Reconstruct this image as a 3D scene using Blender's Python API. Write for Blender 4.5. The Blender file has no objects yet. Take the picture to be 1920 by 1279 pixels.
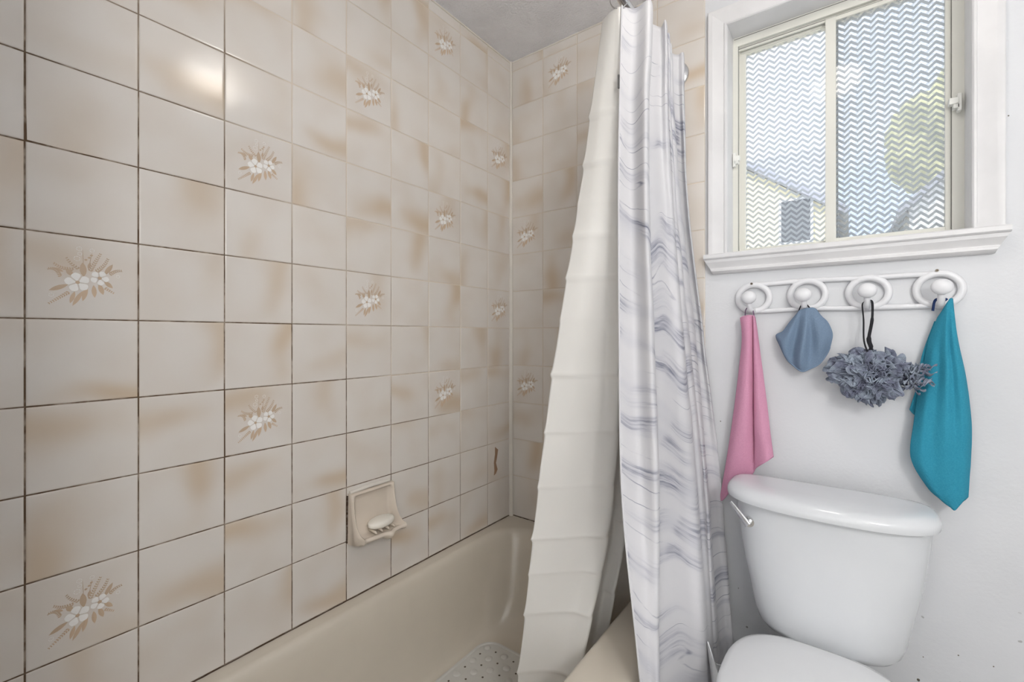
import bpy, bmesh, math, random
from mathutils import Vector, Matrix, noise
random.seed(7)
C = bpy.context.scene.collection
PI = math.pi
# ------------------------------------------------------------------ calibration
S = .155                      # tile pitch
F, YAW = 848.379, .64142
CX, CY, CZ, HOR = 7.43383*S, -9.89913*S, 1.16, 629.025
cY, sY = math.cos(YAW), math.sin(YAW)
CEIL = 2.316
RIM = .40

# ------------------------------------------------------------------ camera
cam = bpy.data.objects.new('camera', bpy.data.cameras.new('camera')); C.objects.link(cam)
cam.location = (CX, CY, CZ); cam.rotation_euler = (PI/2, 0, YAW)
cam.data.sensor_width = 36; cam.data.lens = F/1920*36
cam.data.shift_y = -(639.5-HOR)/1920; cam.data.clip_start = .02
bpy.context.scene.camera = cam
# ------------------------------------------------------------------ world, lights, exposure
vs = bpy.context.scene.view_settings
vs.view_transform = 'Standard'; vs.look = 'None'; vs.gamma = 1; vs.use_curve_mapping = False
vs.exposure = -0.2
world = bpy.data.worlds.new('sky'); bpy.context.scene.world = world; world.use_nodes = True
wn = world.node_tree; wn.nodes.clear()
_o = wn.nodes.new('ShaderNodeOutputWorld'); _b = wn.nodes.new('ShaderNodeBackground')
_tc = wn.nodes.new('ShaderNodeTexCoord'); _ns = wn.nodes.new('ShaderNodeTexNoise'); _ns.inputs['Scale'].default_value = 2.2
_ns.inputs['Detail'].default_value = 3
_rp = wn.nodes.new('ShaderNodeValToRGB')
_rp.color_ramp.elements[0].position = .4; _rp.color_ramp.elements[0].color = (.60, .72, .90, 1)
_rp.color_ramp.elements[1].position = .62; _rp.color_ramp.elements[1].color = (.93, .95, 1, 1)
wn.links.new(_tc.outputs['Generated'], _ns.inputs['Vector']); wn.links.new(_ns.outputs['Fac'], _rp.inputs[0])
wn.links.new(_rp.outputs[0], _b.inputs[0]); _b.inputs[1].default_value = 2.7
wn.links.new(_b.outputs[0], _o.inputs[0])

def light(name, kind, loc, energy, color, rot=(0, 0, 0), **kw):
    l = bpy.data.lights.new(name, kind); l.energy = energy; l.color = color
    for k, v in kw.items(): setattr(l, k, v)
    o = bpy.data.objects.new(name, l); o.location = loc; o.rotation_euler = rot; C.objects.link(o); return o
light('sun', 'SUN', (0, -5, 8), 4.2, (1, .95, .86), (math.radians(42), 0, math.radians(-25)), angle=.01)
light('added_fill_area', 'AREA', (1.25, -2.25, 1.15), 13, (.96, .975, 1.0), (math.radians(97), 0, 0), shape='RECTANGLE', size=1.3, size_y=1.9)  # added soft fill behind the camera, not an actual hallway lamp
light('added_fill_point', 'POINT', (2.05, -1.9, 1.80), 36, (.98, .97, .95), shadow_soft_size=.14)  # added unseen fill to brighten the left wall and ceiling, no real fixture
_pt = light('window_portal', 'AREA', (1.115, .19, 1.77), 1, (1, 1, 1), (math.radians(-90), 0, 0), shape='RECTANGLE', size=.6, size_y=.75)
_pt.data.cycles.is_portal = True

# ------------------------------------------------------------------ pixel helpers: turn a place seen in the photo into a point on a plane
def ray(px, py=HOR):
    r = (px-960)/F
    return cY*r-sY, sY*r+cY, (HOR-py)/F
def onY(px, py, y=0.):
    a, b, c = ray(px, py); t = (y-CY)/b
    return Vector((CX+a*t, y, CZ+c*t))
def onX(px, py, x=0.):
    a, b, c = ray(px, py); t = (x-CX)/a
    return Vector((x, CY+b*t, CZ+c*t))
def yAt(px, x):
    a, b, c = ray(px); return CY+b*(x-CX)/a

# ------------------------------------------------------------------ materials
class NT:
    def __init__(s, name):
        s.m = bpy.data.materials.new(name); s.m.use_nodes = True; s.t = s.m.node_tree; s.t.nodes.clear()
        s.out = s.t.nodes.new('ShaderNodeOutputMaterial')
    def n(s, typ, ins=None, **kw):
        nd = s.t.nodes.new(typ)
        for k, v in kw.items(): setattr(nd, k, v)
        for k, v in (ins or {}).items():
            if v is None: continue
            if isinstance(v, bpy.types.NodeSocket): s.t.links.new(v, nd.inputs[k])
            else: nd.inputs[k].default_value = v
        return nd
    def f(s, op, a, b=0., c=0.):
        return s.n('ShaderNodeMath', {0: a, 1: b, 2: c}, operation=op).outputs[0]
    def ss(s, x, lo, hi, a=0., b=1.):
        nd = s.n('ShaderNodeMapRange', {'Value': x, 'From Min': lo, 'From Max': hi, 'To Min': a, 'To Max': b}, interpolation_type='SMOOTHSTEP')
        return nd.outputs[0]
    def mix(s, fac, a, b):
        nd = s.n('ShaderNodeMix', data_type='RGBA')
        for i, v in ((0, fac), (6, a), (7, b)):
            if isinstance(v, bpy.types.NodeSocket): s.t.links.new(v, nd.inputs[i])
            else: nd.inputs[i].default_value = v
        return nd.outputs[2]
    def noise(s, vec, scale, detail=2., rough=.5, dist=0.):
        return s.n('ShaderNodeTexNoise', {'Vector': vec, 'Scale': scale, 'Detail': detail, 'Roughness': rough, 'Distortion': dist}).outputs['Fac']
    def sep(s, v): return s.n('ShaderNodeSeparateXYZ', {0: v}).outputs
    def comb(s, x, y, z=0.): return s.n('ShaderNodeCombineXYZ', {0: x, 1: y, 2: z}).outputs[0]
    def obj(s): return s.n('ShaderNodeTexCoord').outputs['Object']
    def uv(s): return s.n('ShaderNodeTexCoord').outputs['UV']
    def bump(s, h, strength=.3, dist=.002):
        return s.n('ShaderNodeBump', {'Height': h, 'Strength': strength, 'Distance': dist}).outputs[0]
    def bsdf(s, col, rough=.5, spec=.5, metal=0., normal=None, coat=0., **kw):
        b = s.n('ShaderNodeBsdfPrincipled', {'Base Color': col, 'Roughness': rough, 'Metallic': metal, 'Specular IOR Level': spec,
                'Normal': normal, 'Coat Weight': coat, 'Coat Roughness': .06})
        for k, v in kw.items(): b.inputs[k].default_value = v
        return b.outputs[0]
    def done(s, sh): s.t.links.new(sh, s.out.inputs[0]); return s.m

def rgb(r, g, b):                     # sRGB bytes to linear
    def q(v):
        v /= 255.; return v/12.92 if v <= .04045 else ((v+.055)/1.055)**2.4
    return (q(r), q(g), q(b), 1.)

def plain(name, col, rough=.5, bump=None, metal=0., spec=.5, coat=0., vary=.04):
    n = NT(name); o = n.obj()
    v = n.noise(o, 9., 3.)
    c = n.mix(n.ss(v, .3, .7), tuple(x*(1-vary) for x in col[:3])+(1,), tuple(min(1, x*(1+vary)) for x in col[:3])+(1,))
    nm = n.bump(n.noise(o, bump[0], 3.), bump[1], bump[2]) if bump else None
    return n.done(n.bsdf(c, rough, spec, metal, nm, coat))

def mat_tile():
    n = NT('glazed_tile'); o = n.obj()
    rnd = n.n('ShaderNodeObjectInfo').outputs['Random']
    ang = n.f('MULTIPLY', n.f('FLOOR', n.f('MULTIPLY', rnd, 4.)), PI/2)
    p = n.n('ShaderNodeVectorRotate', {'Vector': o, 'Axis': (0, 0, 1), 'Angle': ang}, rotation_type='AXIS_ANGLE').outputs[0]
    off = n.f('MULTIPLY', rnd, 37.)
    x, y, z = n.sep(p)[:3]
    pn = n.comb(n.f('ADD', x, off), n.f('ADD', y, n.f('MULTIPLY', rnd, 91.)))
    nz = n.noise(pn, 5., .5)
    nz2 = n.noise(pn, 11., .5)
    yy = n.f('ADD', n.f('DIVIDE', y, S), n.f('MULTIPLY', n.f('SUBTRACT', nz, .5), .8))
    r2 = n.f('FRACT', n.f('MULTIPLY', rnd, 7.77))
    r3 = n.f('FRACT', n.f('MULTIPLY', rnd, 23.3))
    cen = n.f('ADD', .08, n.f('MULTIPLY', r2, .42))
    dd = n.f('DIVIDE', n.f('ADD', yy, cen), .21)
    band = n.f('EXPONENT', n.f('MULTIPLY', n.f('MULTIPLY', dd, dd), -1.))
    xx = n.f('DIVIDE', x, S)
    fall = n.ss(n.f('ADD', xx, n.f('MULTIPLY', n.f('SUBTRACT', nz2, .5), .5)), -.6, .3, .0, 1.)
    mask = n.f('MULTIPLY', n.f('MULTIPLY', band, fall), n.ss(r3, 0., 1., .15, 1.))
    # soft tan edge all around, strongest on one side
    base = n.mix(n.ss(nz2, .3, .75), rgb(225, 219, 212), rgb(221, 213, 204))
    c = n.mix(n.f('MULTIPLY', mask, .85), base, rgb(204, 183, 156))
    wob = n.bump(n.noise(pn, 14., 1.), .12, .004)
    return n.done(n.bsdf(c, .16, .5, 0., wob))

def mat_grout():
    n = NT('stained_grout'); o = n.obj(); x, y, z = n.sep(o)[:3]
    nz = n.noise(o, 26., 3., .6); big = n.noise(o, 4., 1.)
    # mould creeps up from the tub, most of it at the near end of the alcove
    lvl = n.f('ADD', n.f('MULTIPLY', n.f('ADD', y, .50), 1.0), n.f('MULTIPLY', n.f('SUBTRACT', z, .95), .85))
    lvl = n.f('ADD', lvl, n.f('MULTIPLY', n.f('SUBTRACT', big, .5), .8))
    dirty = n.ss(n.f('ADD', lvl, n.f('MULTIPLY', n.f('SUBTRACT', nz, .5), .5)), -.25, .28, 1., 0.)
    nearx = n.ss(x, .02, .2, 1., .25)
    c = n.mix(n.f('MULTIPLY', n.f('MULTIPLY', dirty, nearx), n.ss(nz, .3, .6, .55, 1.)), rgb(216, 203, 186), rgb(98, 78, 60))
    return n.done(n.bsdf(c, .85, .2))

def mat_paint():
    n = NT('white_wall_paint'); o = n.obj(); x, y, z = n.sep(o)[:3]
    nz = n.noise(o, 150., 3.); nb = n.noise(o, 30., 2.)
    c = n.mix(n.ss(n.noise(o, 3., 2.), .3, .7), rgb(217, 218, 220), rgb(223, 224, 226))
    sp = n.ss(n.noise(o, 45., 1., .4), .755, .775)          # a few specks
    sp = n.f('MULTIPLY', sp, n.ss(z, .35, .6, 1., .0))
    c = n.mix(n.f('MULTIPLY', sp, .7), c, rgb(110, 104, 96))
    return n.done(n.bsdf(c, .55, .3, 0., n.bump(n.f('ADD', nz, n.f('MULTIPLY', nb, 1.5)), .18, .002)))

def mat_marble():
    n = NT('marble_print_fabric'); uv = n.uv(); u, v = n.sep(uv)[:2]
    w1 = n.noise(n.comb(n.f('MULTIPLY', u, 3.2), n.f('MULTIPLY', v, .8)), 1., 1.)
    w2 = n.noise(n.comb(n.f('MULTIPLY', u, 16.), n.f('MULTIPLY', v, 5.), 3.3), 1., 2.)
    vv = n.f('ADD', v, n.f('ADD', n.f('MULTIPLY', w1, .34), n.f('ADD', n.f('MULTIPLY', w2, .014), n.f('MULTIPLY', u, .28))))
    q = n.comb(n.f('MULTIPLY', u, 1.3), n.f('MULTIPLY', vv, 12.))
    a = n.noise(q, 1.25, 1.)
    patch = n.ss(a, .50, .66)
    a2 = n.f('ABSOLUTE', n.f('SUBTRACT', n.noise(n.comb(n.f('MULTIPLY', u, 1.4), n.f('MULTIPLY', vv, 13.), 5.), 1.2, 0.), .5))
    fine = n.ss(a2, 0., .014, 1., 0.)
    fib = n.noise(n.comb(n.f('MULTIPLY', u, 6.), n.f('MULTIPLY', vv, 120.), 9.), 1., 4., .6)
    brk = n.ss(n.noise(n.comb(n.f('MULTIPLY', u, 6.), n.f('MULTIPLY', v, 6.), 2.), 1., 2.), .38, .58)
    streak = n.f('MULTIPLY', n.f('MULTIPLY', patch, n.ss(fib, .38, .66)), brk)
    m1 = n.f('MAXIMUM', n.f('MULTIPLY', streak, .95), n.f('MULTIPLY', n.f('MULTIPLY', fine, n.ss(fib, .35, .6, .0, .8)), brk))
    wash = n.f('MULTIPLY', n.ss(a, .42, .75), .35)
    c = n.mix(wash, rgb(232, 231, 233), rgb(190, 192, 204))
    c = n.mix(n.f('MULTIPLY', m1, .95), c, rgb(118, 121, 144))
    nm = n.bump(n.noise(uv, 900., 1.), .08, .001)
    d = n.bsdf(c, .6, .25, 0., nm)
    t = n.n('ShaderNodeBsdfTranslucent', {'Color': c}).outputs[0]
    return n.done(n.n('ShaderNodeMixShader', {0: .22, 1: d, 2: t}).outputs[0])

def mat_liner():
    n = NT('cream_plastic_liner'); o = n.obj()
    c = n.mix(n.ss(n.noise(o, 5., 2.), .3, .7), rgb(238, 237, 233), rgb(242, 241, 237))
    d = n.bsdf(c, .38, .4, 0., n.bump(n.noise(o, 60., 2.), .1, .001))
    t = n.n('ShaderNodeBsdfTranslucent', {'Color': rgb(242, 228, 208)}).outputs[0]
    return n.done(n.n('ShaderNodeMixShader', {0: .22, 1: d, 2: t}).outputs[0])

def mat_pane(name, opac=.72, phase=0., clear=.93):
    n = NT(name); o = n.obj(); x, y, z = n.sep(o)[:3]
    tri = n.f('MULTIPLY', n.f('ABSOLUTE', n.f('SUBTRACT', n.f('FRACT', n.f('DIVIDE', n.f('ADD', x, phase), .030)), .5)), .027)
    t = n.f('FRACT', n.f('DIVIDE', n.f('ADD', z, n.f('ADD', tri, 5.+phase)), .0172))
    m = n.f('MULTIPLY', n.ss(t, .0, .08), n.ss(t, .48, .56, 1., 0.))
    tr = n.n('ShaderNodeBsdfTransparent', {'Color': (clear, clear, clear, 1)}).outputs[0]
    gl = n.n('ShaderNodeBsdfGlossy', {'Color': (1, 1, 1, 1), 'Roughness': .05}).outputs[0]
    clr = n.n('ShaderNodeMixShader', {0: .022, 1: tr, 2: gl}).outputs[0]
    di = n.n('ShaderNodeBsdfDiffuse', {'Color': rgb(192, 195, 196)}).outputs[0]
    tl = n.n('ShaderNodeBsdfTranslucent', {'Color': rgb(184, 188, 192)}).outputs[0]
    film = n.n('ShaderNodeMixShader', {0: .8, 1: di, 2: tl}).outputs[0]
    sh = n.n('ShaderNodeMixShader', {0: n.f('ADD', .10, n.f('MULTIPLY', m, opac-.10)), 1: clr, 2: film}).outputs[0]
    return n.done(sh)

def mat_cloth(name, col, dark, weave=2600., rough=.9, patchy=None):
    n = NT(name); o = n.obj(); x, y, z = n.sep(o)[:3]
    w = n.f('MULTIPLY', n.f('SINE', n.f('MULTIPLY', x, weave)), n.f('SINE', n.f('MULTIPLY', z, weave))); nz = n.noise(o, 350., 2.)
    h = n.f('ADD', n.f('MULTIPLY', w, .5), nz)
    c = n.mix(n.ss(h, -.1, 1.2), dark, col)
    if patchy: c = n.mix(n.ss(n.noise(o, 38., 2.), .35, .65), c, patchy)
    b = n.bsdf(c, rough, .15, 0., n.bump(h, .45, .0012))
    return n.done(b)

def emit(name, col, st):
    n = NT(name); return n.done(n.n('ShaderNodeEmission', {'Color': col, 'Strength': st}).outputs[0])

M = dict(
    tile=mat_tile(), grout=mat_grout(), paint=mat_paint(), marble=mat_marble(), liner=mat_liner(),
    print_tan=plain('tan_floral_glaze', rgb(198, 174, 148), .3, vary=.1), print_white=plain('white_floral_glaze', rgb(246, 244, 240), .25),
    stain=plain('brown_scuff', rgb(150, 118, 92), .5),
    ceil=plain('stippled_ceiling_paint', rgb(243, 243, 246), .9, (130., .9, .006), spec=.15),
    tub=plain('bone_enamel', rgb(213, 204, 189), .17, (5., .03, .004), vary=.015),
    caulk=plain('white_caulk', rgb(228, 222, 212), .45), mould=plain('dark_mould', rgb(72, 55, 44), .9),
    dish=plain('cream_glazed_ceramic', rgb(217, 205, 190), .2), soap=plain('white_soap', rgb(238, 233, 222), .42),
    mat=plain('milky_rubber_mat', rgb(212, 210, 204), .35), hole=plain('drain_hole_dark', rgb(92, 82, 68), .7),
    trim=plain('white_gloss_trim', rgb(226, 225, 225), .38, (60., .08, .002)), vinyl=plain('almond_vinyl', rgb(226, 225, 216), .4, vary=.01),
    latch=plain('white_plastic', rgb(236, 236, 230), .35), seam=plain('dark_track_gap', rgb(96, 94, 92), .7),
    porcelain=plain('white_porcelain', rgb(223, 225, 227), .09, vary=.01), seat=plain('white_seat_plastic', rgb(229, 230, 231), .2, vary=.01),
    chrome=plain('brushed_chrome', (.74, .74, .74, 1), .14, metal=1., vary=.02),
    rack=plain('white_enamelled_wood', rgb(232, 232, 234), .3, vary=.01), screw=plain('dull_steel', rgb(120, 112, 100), .45, metal=.7),
    pink=mat_cloth('pink_microfibre', rgb(228, 168, 194), rgb(208, 146, 174)), blue=mat_cloth('slate_blue_terry', rgb(136, 156, 178), rgb(110, 130, 154)),
    teal=mat_cloth('teal_waffle_cloth', rgb(70, 164, 188), rgb(44, 138, 166)), puff=mat_cloth('grey_blue_netting', rgb(172, 182, 194), rgb(140, 150, 164), 1500., .9, rgb(118, 122, 140)),
    black=plain('black_ribbon', rgb(22, 22, 28), .8), navy=plain('navy_ribbon', rgb(22, 48, 96), .8), mauve=plain('mauve_cord', rgb(120, 90, 120), .9),
    floor=plain('grey_vinyl_floor', rgb(150, 146, 140), .4), plast=plain('white_bin_plastic', rgb(232, 232, 232), .3),
    dome=emit('lamp_glass', (1, .94, .87, 1), 27), lampmetal=plain('lamp_base_metal', rgb(220, 215, 205), .4),
    stucco=plain('pale_yellow_stucco', rgb(236, 226, 188), .9, (40., .3, .01)), roof=plain('grey_shingle', rgb(170, 172, 182), .9, (12., .5, .02)),
    sidewhite=plain('white_siding', rgb(232, 232, 230), .7), glassdark=plain('far_window_glass', rgb(82, 84, 88), .2),
    foliage=plain('green_foliage', rgb(205, 204, 160), .9, (8., .8, .05), vary=.12), bounce_ground=plain('pale_bounce_ground', rgb(208, 205, 198), .95),
    doorm=plain('door_paint', rgb(225, 223, 218), .4),
)
M['pane'] = mat_pane('chevron_film_glass'); M['pane2'] = mat_pane('chevron_film_glass_outer', .30, .0075, .96)

# ------------------------------------------------------------------ mesh helpers
def link(name, me, mats, parent=None, smooth=True, auto=None):
    me.name = name
    o = bpy.data.objects.new(name, me); C.objects.link(o)
    for m in (mats if isinstance(mats, (list, tuple)) else [mats]): me.materials.append(m)
    if smooth:
        me.polygons.foreach_set('use_smooth', [True]*len(me.polygons))
        if auto: me.set_sharp_from_angle(angle=math.radians(auto))
    if parent: o.parent = parent
    return o
def pydata(name, vs, fs, mats, parent=None, smooth=True, auto=None, fix=True):
    me = bpy.data.meshes.new(name); me.from_pydata([tuple(v) for v in vs], [], fs); me.update()
    if fix:
        bm = bmesh.new(); bm.from_mesh(me); bmesh.ops.recalc_face_normals(bm, faces=bm.faces); bm.to_mesh(me); bm.free()
    return link(name, me, mats, parent, smooth, auto)
def tag(o, label=None, cat=None, group=None, kind=None):
    for k, v in (('label', label), ('category', cat), ('group', group), ('kind', kind)):
        if v: o[k] = v
    return o
def empty(name, loc=(0, 0, 0), rot=(0, 0, 0)):
    o = bpy.data.objects.new(name, None); C.objects.link(o); o.location = loc; o.rotation_euler = rot
    o.empty_display_size = .05; return o
def keep(o, parent):                     # parent without moving (mesh was written in world coordinates)
    o.parent = parent; o.matrix_parent_inverse = Matrix.Translation(parent.location).inverted(); return o

class MB:
    def __init__(s): s.v = []; s.f = []; s.m = []
    def add(s, vs, fs, mi=0):
        b = len(s.v); s.v += [tuple(v) for v in vs]; s.f += [tuple(b+i for i in f) for f in fs]; s.m += [mi]*len(fs)
    def box(s, x0, x1, y0, y1, z0, z1, mi=0, bev=0.):
        if bev:
            bm = bmesh.new(); bmesh.ops.create_cube(bm, size=1)
            bmesh.ops.scale(bm, verts=bm.verts, vec=(x1-x0, y1-y0, z1-z0)); bmesh.ops.translate(bm, verts=bm.verts, vec=((x0+x1)/2, (y0+y1)/2, (z0+z1)/2))
            bmesh.ops.bevel(bm, geom=bm.edges, offset=bev, segments=2, affect='EDGES', profile=.5)
            bm.verts.index_update(); s.add([v.co.copy() for v in bm.verts], [[v.index for v in f.verts] for f in bm.faces], mi); bm.free(); return
        v = [(x, y, z) for x in (x0, x1) for y in (y0, y1) for z in (z0, z1)]
        s.add(v, [(0, 1, 3, 2), (4, 6, 7, 5), (0, 4, 5, 1), (2, 3, 7, 6), (0, 2, 6, 4), (1, 5, 7, 3)], mi)
    def tube(s, pts, rad, n=12, mi=0, closed=False, flat=1., caps=True, up=None):
        pts = [Vector(p) for p in pts]; K = len(pts); rings = []
        rr = rad if isinstance(rad, (list, tuple)) else [rad]*K
        prev = None; b = len(s.v)
        for i, p in enumerate(pts):
            if closed: t = pts[(i+1) % K]-pts[i-1]
            else: t = pts[min(i+1, K-1)]-pts[max(i-1, 0)]
            t.normalize()
            if up is not None: a = Vector(up)-t*t.dot(Vector(up))
            elif prev is None: a = t.orthogonal()
            else: a = prev-t*t.dot(prev)
            a.normalize(); prev = a; c = t.cross(a)
            for k in range(n):
                w = 2*PI*k/n; s.v.append(tuple(p+(a*math.cos(w)*flat+c*math.sin(w))*rr[i]))
        R = K if closed else K-1
        for i in range(R):
            j = (i+1) % K
            for k in range(n):
                s.f.append((b+i*n+k, b+i*n+(k+1) % n, b+j*n+(k+1) % n, b+j*n+k)); s.m.append(mi)
        if caps and not closed:
            s.f.append(tuple(b+k for k in range(n))[::-1]); s.m.append(mi); s.f.append(tuple(b+(K-1)*n+k for k in range(n))); s.m.append(mi)
    def loft(s, loops, mi=0, cap0=True, cap1=True):
        n = len(loops[0]); b = len(s.v)
        for L in loops: s.v += [tuple(p) for p in L]
        for i in range(len(loops)-1):
            for k in range(n): s.f.append((b+i*n+k, b+i*n+(k+1) % n, b+(i+1)*n+(k+1) % n, b+(i+1)*n+k)); s.m.append(mi)
        if cap0: s.f.append(tuple(b+k for k in range(n))[::-1]); s.m.append(mi)
        if cap1: s.f.append(tuple(b+(len(loops)-1)*n+k for k in range(n))); s.m.append(mi)
    def ball(s, c, r, sc=(1, 1, 1), nu=20, nv=12, mi=0, e=1.):
        loops = []
        for j in range(1, nv):
            th = PI*j/nv; z = -math.copysign(abs(math.cos(th))**e, math.cos(th)); q = math.sin(th)**e
            loops.append([(c[0]+r*sc[0]*q*math.cos(2*PI*k/nu), c[1]+r*sc[1]*q*math.sin(2*PI*k/nu), c[2]+r*sc[2]*z) for k in range(nu)])
        s.loft(loops, mi)
    def build(s, name, mats, parent=None, smooth=True, auto=40, fix=True):
        me = bpy.data.meshes.new(name); me.from_pydata(s.v, [], s.f)
        me.polygons.foreach_set('material_index', s.m); me.update()
        if fix:
            bm = bmesh.new(); bm.from_mesh(me); bmesh.ops.recalc_face_normals(bm, faces=bm.faces); bm.to_mesh(me); bm.free()
        return link(name, me, mats, parent, smooth, auto)

def cr(p0, p1, p2, p3, t):
    return .5*((2*p1)+(p2-p0)*t+(2*p0-5*p1+4*p2-p3)*t*t+(3*p1-p0-3*p2+p3)*t*t*t)
def curve(pts, per):                     # Catmull-Rom through points
    out = []; K = len(pts)
    for i in range(K-1):
        a, b, c, d = pts[max(i-1, 0)], pts[i], pts[i+1], pts[min(i+2, K-1)]
        for k in range(per): out.append(cr(a, b, c, d, k/per))
    out.append(pts[-1]); return out
def sheet(name, cols, mat, parent=None, pu=6, pv=6, thick=.0016, warp=None, wrinkle=0.):
    """cols: columns (left to right) of world points (top to bottom)"""
    cols = [curve([Vector(p) for p in c], pv) for c in cols]
    R = len(cols[0])
    rows = [curve([c[r] for c in cols], pu) for r in range(R)]
    n = len(rows[0]); vs = []; uvs = []
    mid = rows[R//2]; arc = [0.]
    for k in range(1, n): arc.append(arc[-1]+(mid[k]-mid[k-1]).length)
    for r, row in enumerate(rows):
        for k, p in enumerate(row):
            q = p.copy()
            if warp: q += warp(p, k/(n-1), r/(R-1))
            if wrinkle: q += Vector((0, 1, 0))*wrinkle*noise.noise(p*22)
            vs.append(q); uvs.append((arc[k], q.z))
    fs = [(r*n+k, r*n+k+1, (r+1)*n+k+1, (r+1)*n+k) for r in range(R-1) for k in range(n-1)]
    o = pydata(name, vs, fs, mat, parent, True, None, False)
    ul = o.data.uv_layers.new(name='UVMap')
    for l in o.data.loops: ul.data[l.index].uv = uvs[l.vertex_index]
    if thick:
        md = o.modifiers.new('thickness', 'SOLIDIFY'); md.thickness = thick; md.offset = 0
    return o
def rrect(x0, x1, y0, y1, r, z, arc=10, side=6):
    out = []
    for (cx, cy, a0) in ((x1-r, y1-r, 0), (x0+r, y1-r, PI/2), (x0+r, y0+r, PI), (x1-r, y0+r, 1.5*PI)):
        for k in range(arc+1):
            a = a0+PI/2*k/arc; out.append(Vector((cx+r*math.cos(a), cy+r*math.sin(a), z)))
    res = []
    for i, p in enumerate(out):          # extra points on the straight runs
        res.append(p); q = out[(i+1) % len(out)]
        if i % (arc+1) == arc: res += [p.lerp(q, k/side) for k in range(1, side)]
    return res
def superel(cx, cy, w, h, n, z, K=56, nf=None):
    out = []
    for k in range(K):
        a = 2*PI*k/K; c, s = math.cos(a), math.sin(a); e = 2/n
        out.append(Vector((cx+w*math.copysign(abs(c)**e, c), cy+h*math.copysign(abs(s)**e, s), z)))
    return out

# ================================================================== STRUCTURE
RX, FY = 2.3, -2.3                       # right wall, front wall
WX0, WX1, WZ0, WZ1 = .846, 1.387, 1.414, 2.127     # window opening
TE = .781                                # end of the tiling on the back wall
b = MB(); b.box(-.12, -.0012, FY-.12, .2, 0, CEIL+.1); wall_left = tag(b.build('wall_left', M['grout'], smooth=False), kind='structure')
b = MB()
b.box(-.0012, TE-.002, .0012, .2, 0, CEIL+.1, 1)
WY = .004
b.box(TE-.002, WX0, WY, .2, 0, CEIL+.1, 0); b.box(WX1, RX+.12, WY, .2, 0, CEIL+.1, 0)
b.box(WX0, WX1, WY, .2, 0, WZ0, 0); b.box(WX0, WX1, WY, .2, WZ1, CEIL+.1, 0)
wall_back = tag(b.build('wall_back', [M['paint'], M['grout']], smooth=False), kind='structure')
b = MB(); b.box(RX, RX+.12, FY-.12, WY, 0, CEIL+.1); tag(b.build('wall_right', M['paint'], smooth=False), kind='structure')
b = MB(); b.box(-.0035, 1.35, FY-.12, FY, 0, CEIL+.1); b.box(2.11, RX, FY-.12, FY, 0, CEIL+.1); b.box(1.35, 2.11, FY-.12, FY, 2.03, CEIL+.1)
tag(b.build('wall_front', M['paint'], smooth=False), kind='structure')
b = MB(); b.box(-.0035, .775, -1.64, -1.545, 0, CEIL); tag(b.build('wall_alcove', M['paint'], smooth=False), kind='structure')
b = MB(); b.box(-.12, RX+.12, FY-.12, .2, -.1, 0); tag(b.build('floor', M['floor'], smooth=False), kind='structure')
b = MB(); b.box(-.12, RX+.12, FY-.12, .2, CEIL, CEIL+.15); tag(b.build('ceiling', M['ceil'], smooth=False), kind='structure')
door = empty('door_1', (1.73, FY-.03, 0)); tag(door, kind='structure')
b = MB(); b.box(-.378, .378, -.02, .02, .005, 2.025); b.build('door_panel', M['doorm'], door, False)
b = MB(); b.ball((-.31, .06, .98), .028); b.tube([(-.31, .02, .98), (-.31, .05, .98)], .012); b.build('door_knob', M['chrome'], door)

# ---- tiles -------------------------------------------------------
GAP = .0019; TH = .0035
def tile_mesh(w, h, name='tile'):
    vs = []; 
    for ins, z in ((0, -.001), (0, TH-.0016), (.0007, TH-.0006), (.0022, TH-.0001), (.004, TH)):
        x, y = w/2-ins, h/2-ins; vs += [(-x, -y, z), (x, -y, z), (x, y, z), (-x, y, z)]
    fs = [(4*i+k, 4*i+(k+1) % 4, 4*i+4+(k+1) % 4, 4*i+4+k) for i in range(4) for k in range(4)]+[(16, 17, 18, 19)]
    me = bpy.data.meshes.new(name); me.from_pydata(vs, [], fs); me.materials.append(M['tile'])
    for p in me.polygons: p.use_smooth = False
    me.update(); return me
_cache = {}
def get_tile(w, h):
    k = (round(w, 4), round(h, 4))
    if k not in _cache: _cache[k] = tile_mesh(*k)
    return _cache[k]
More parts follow.
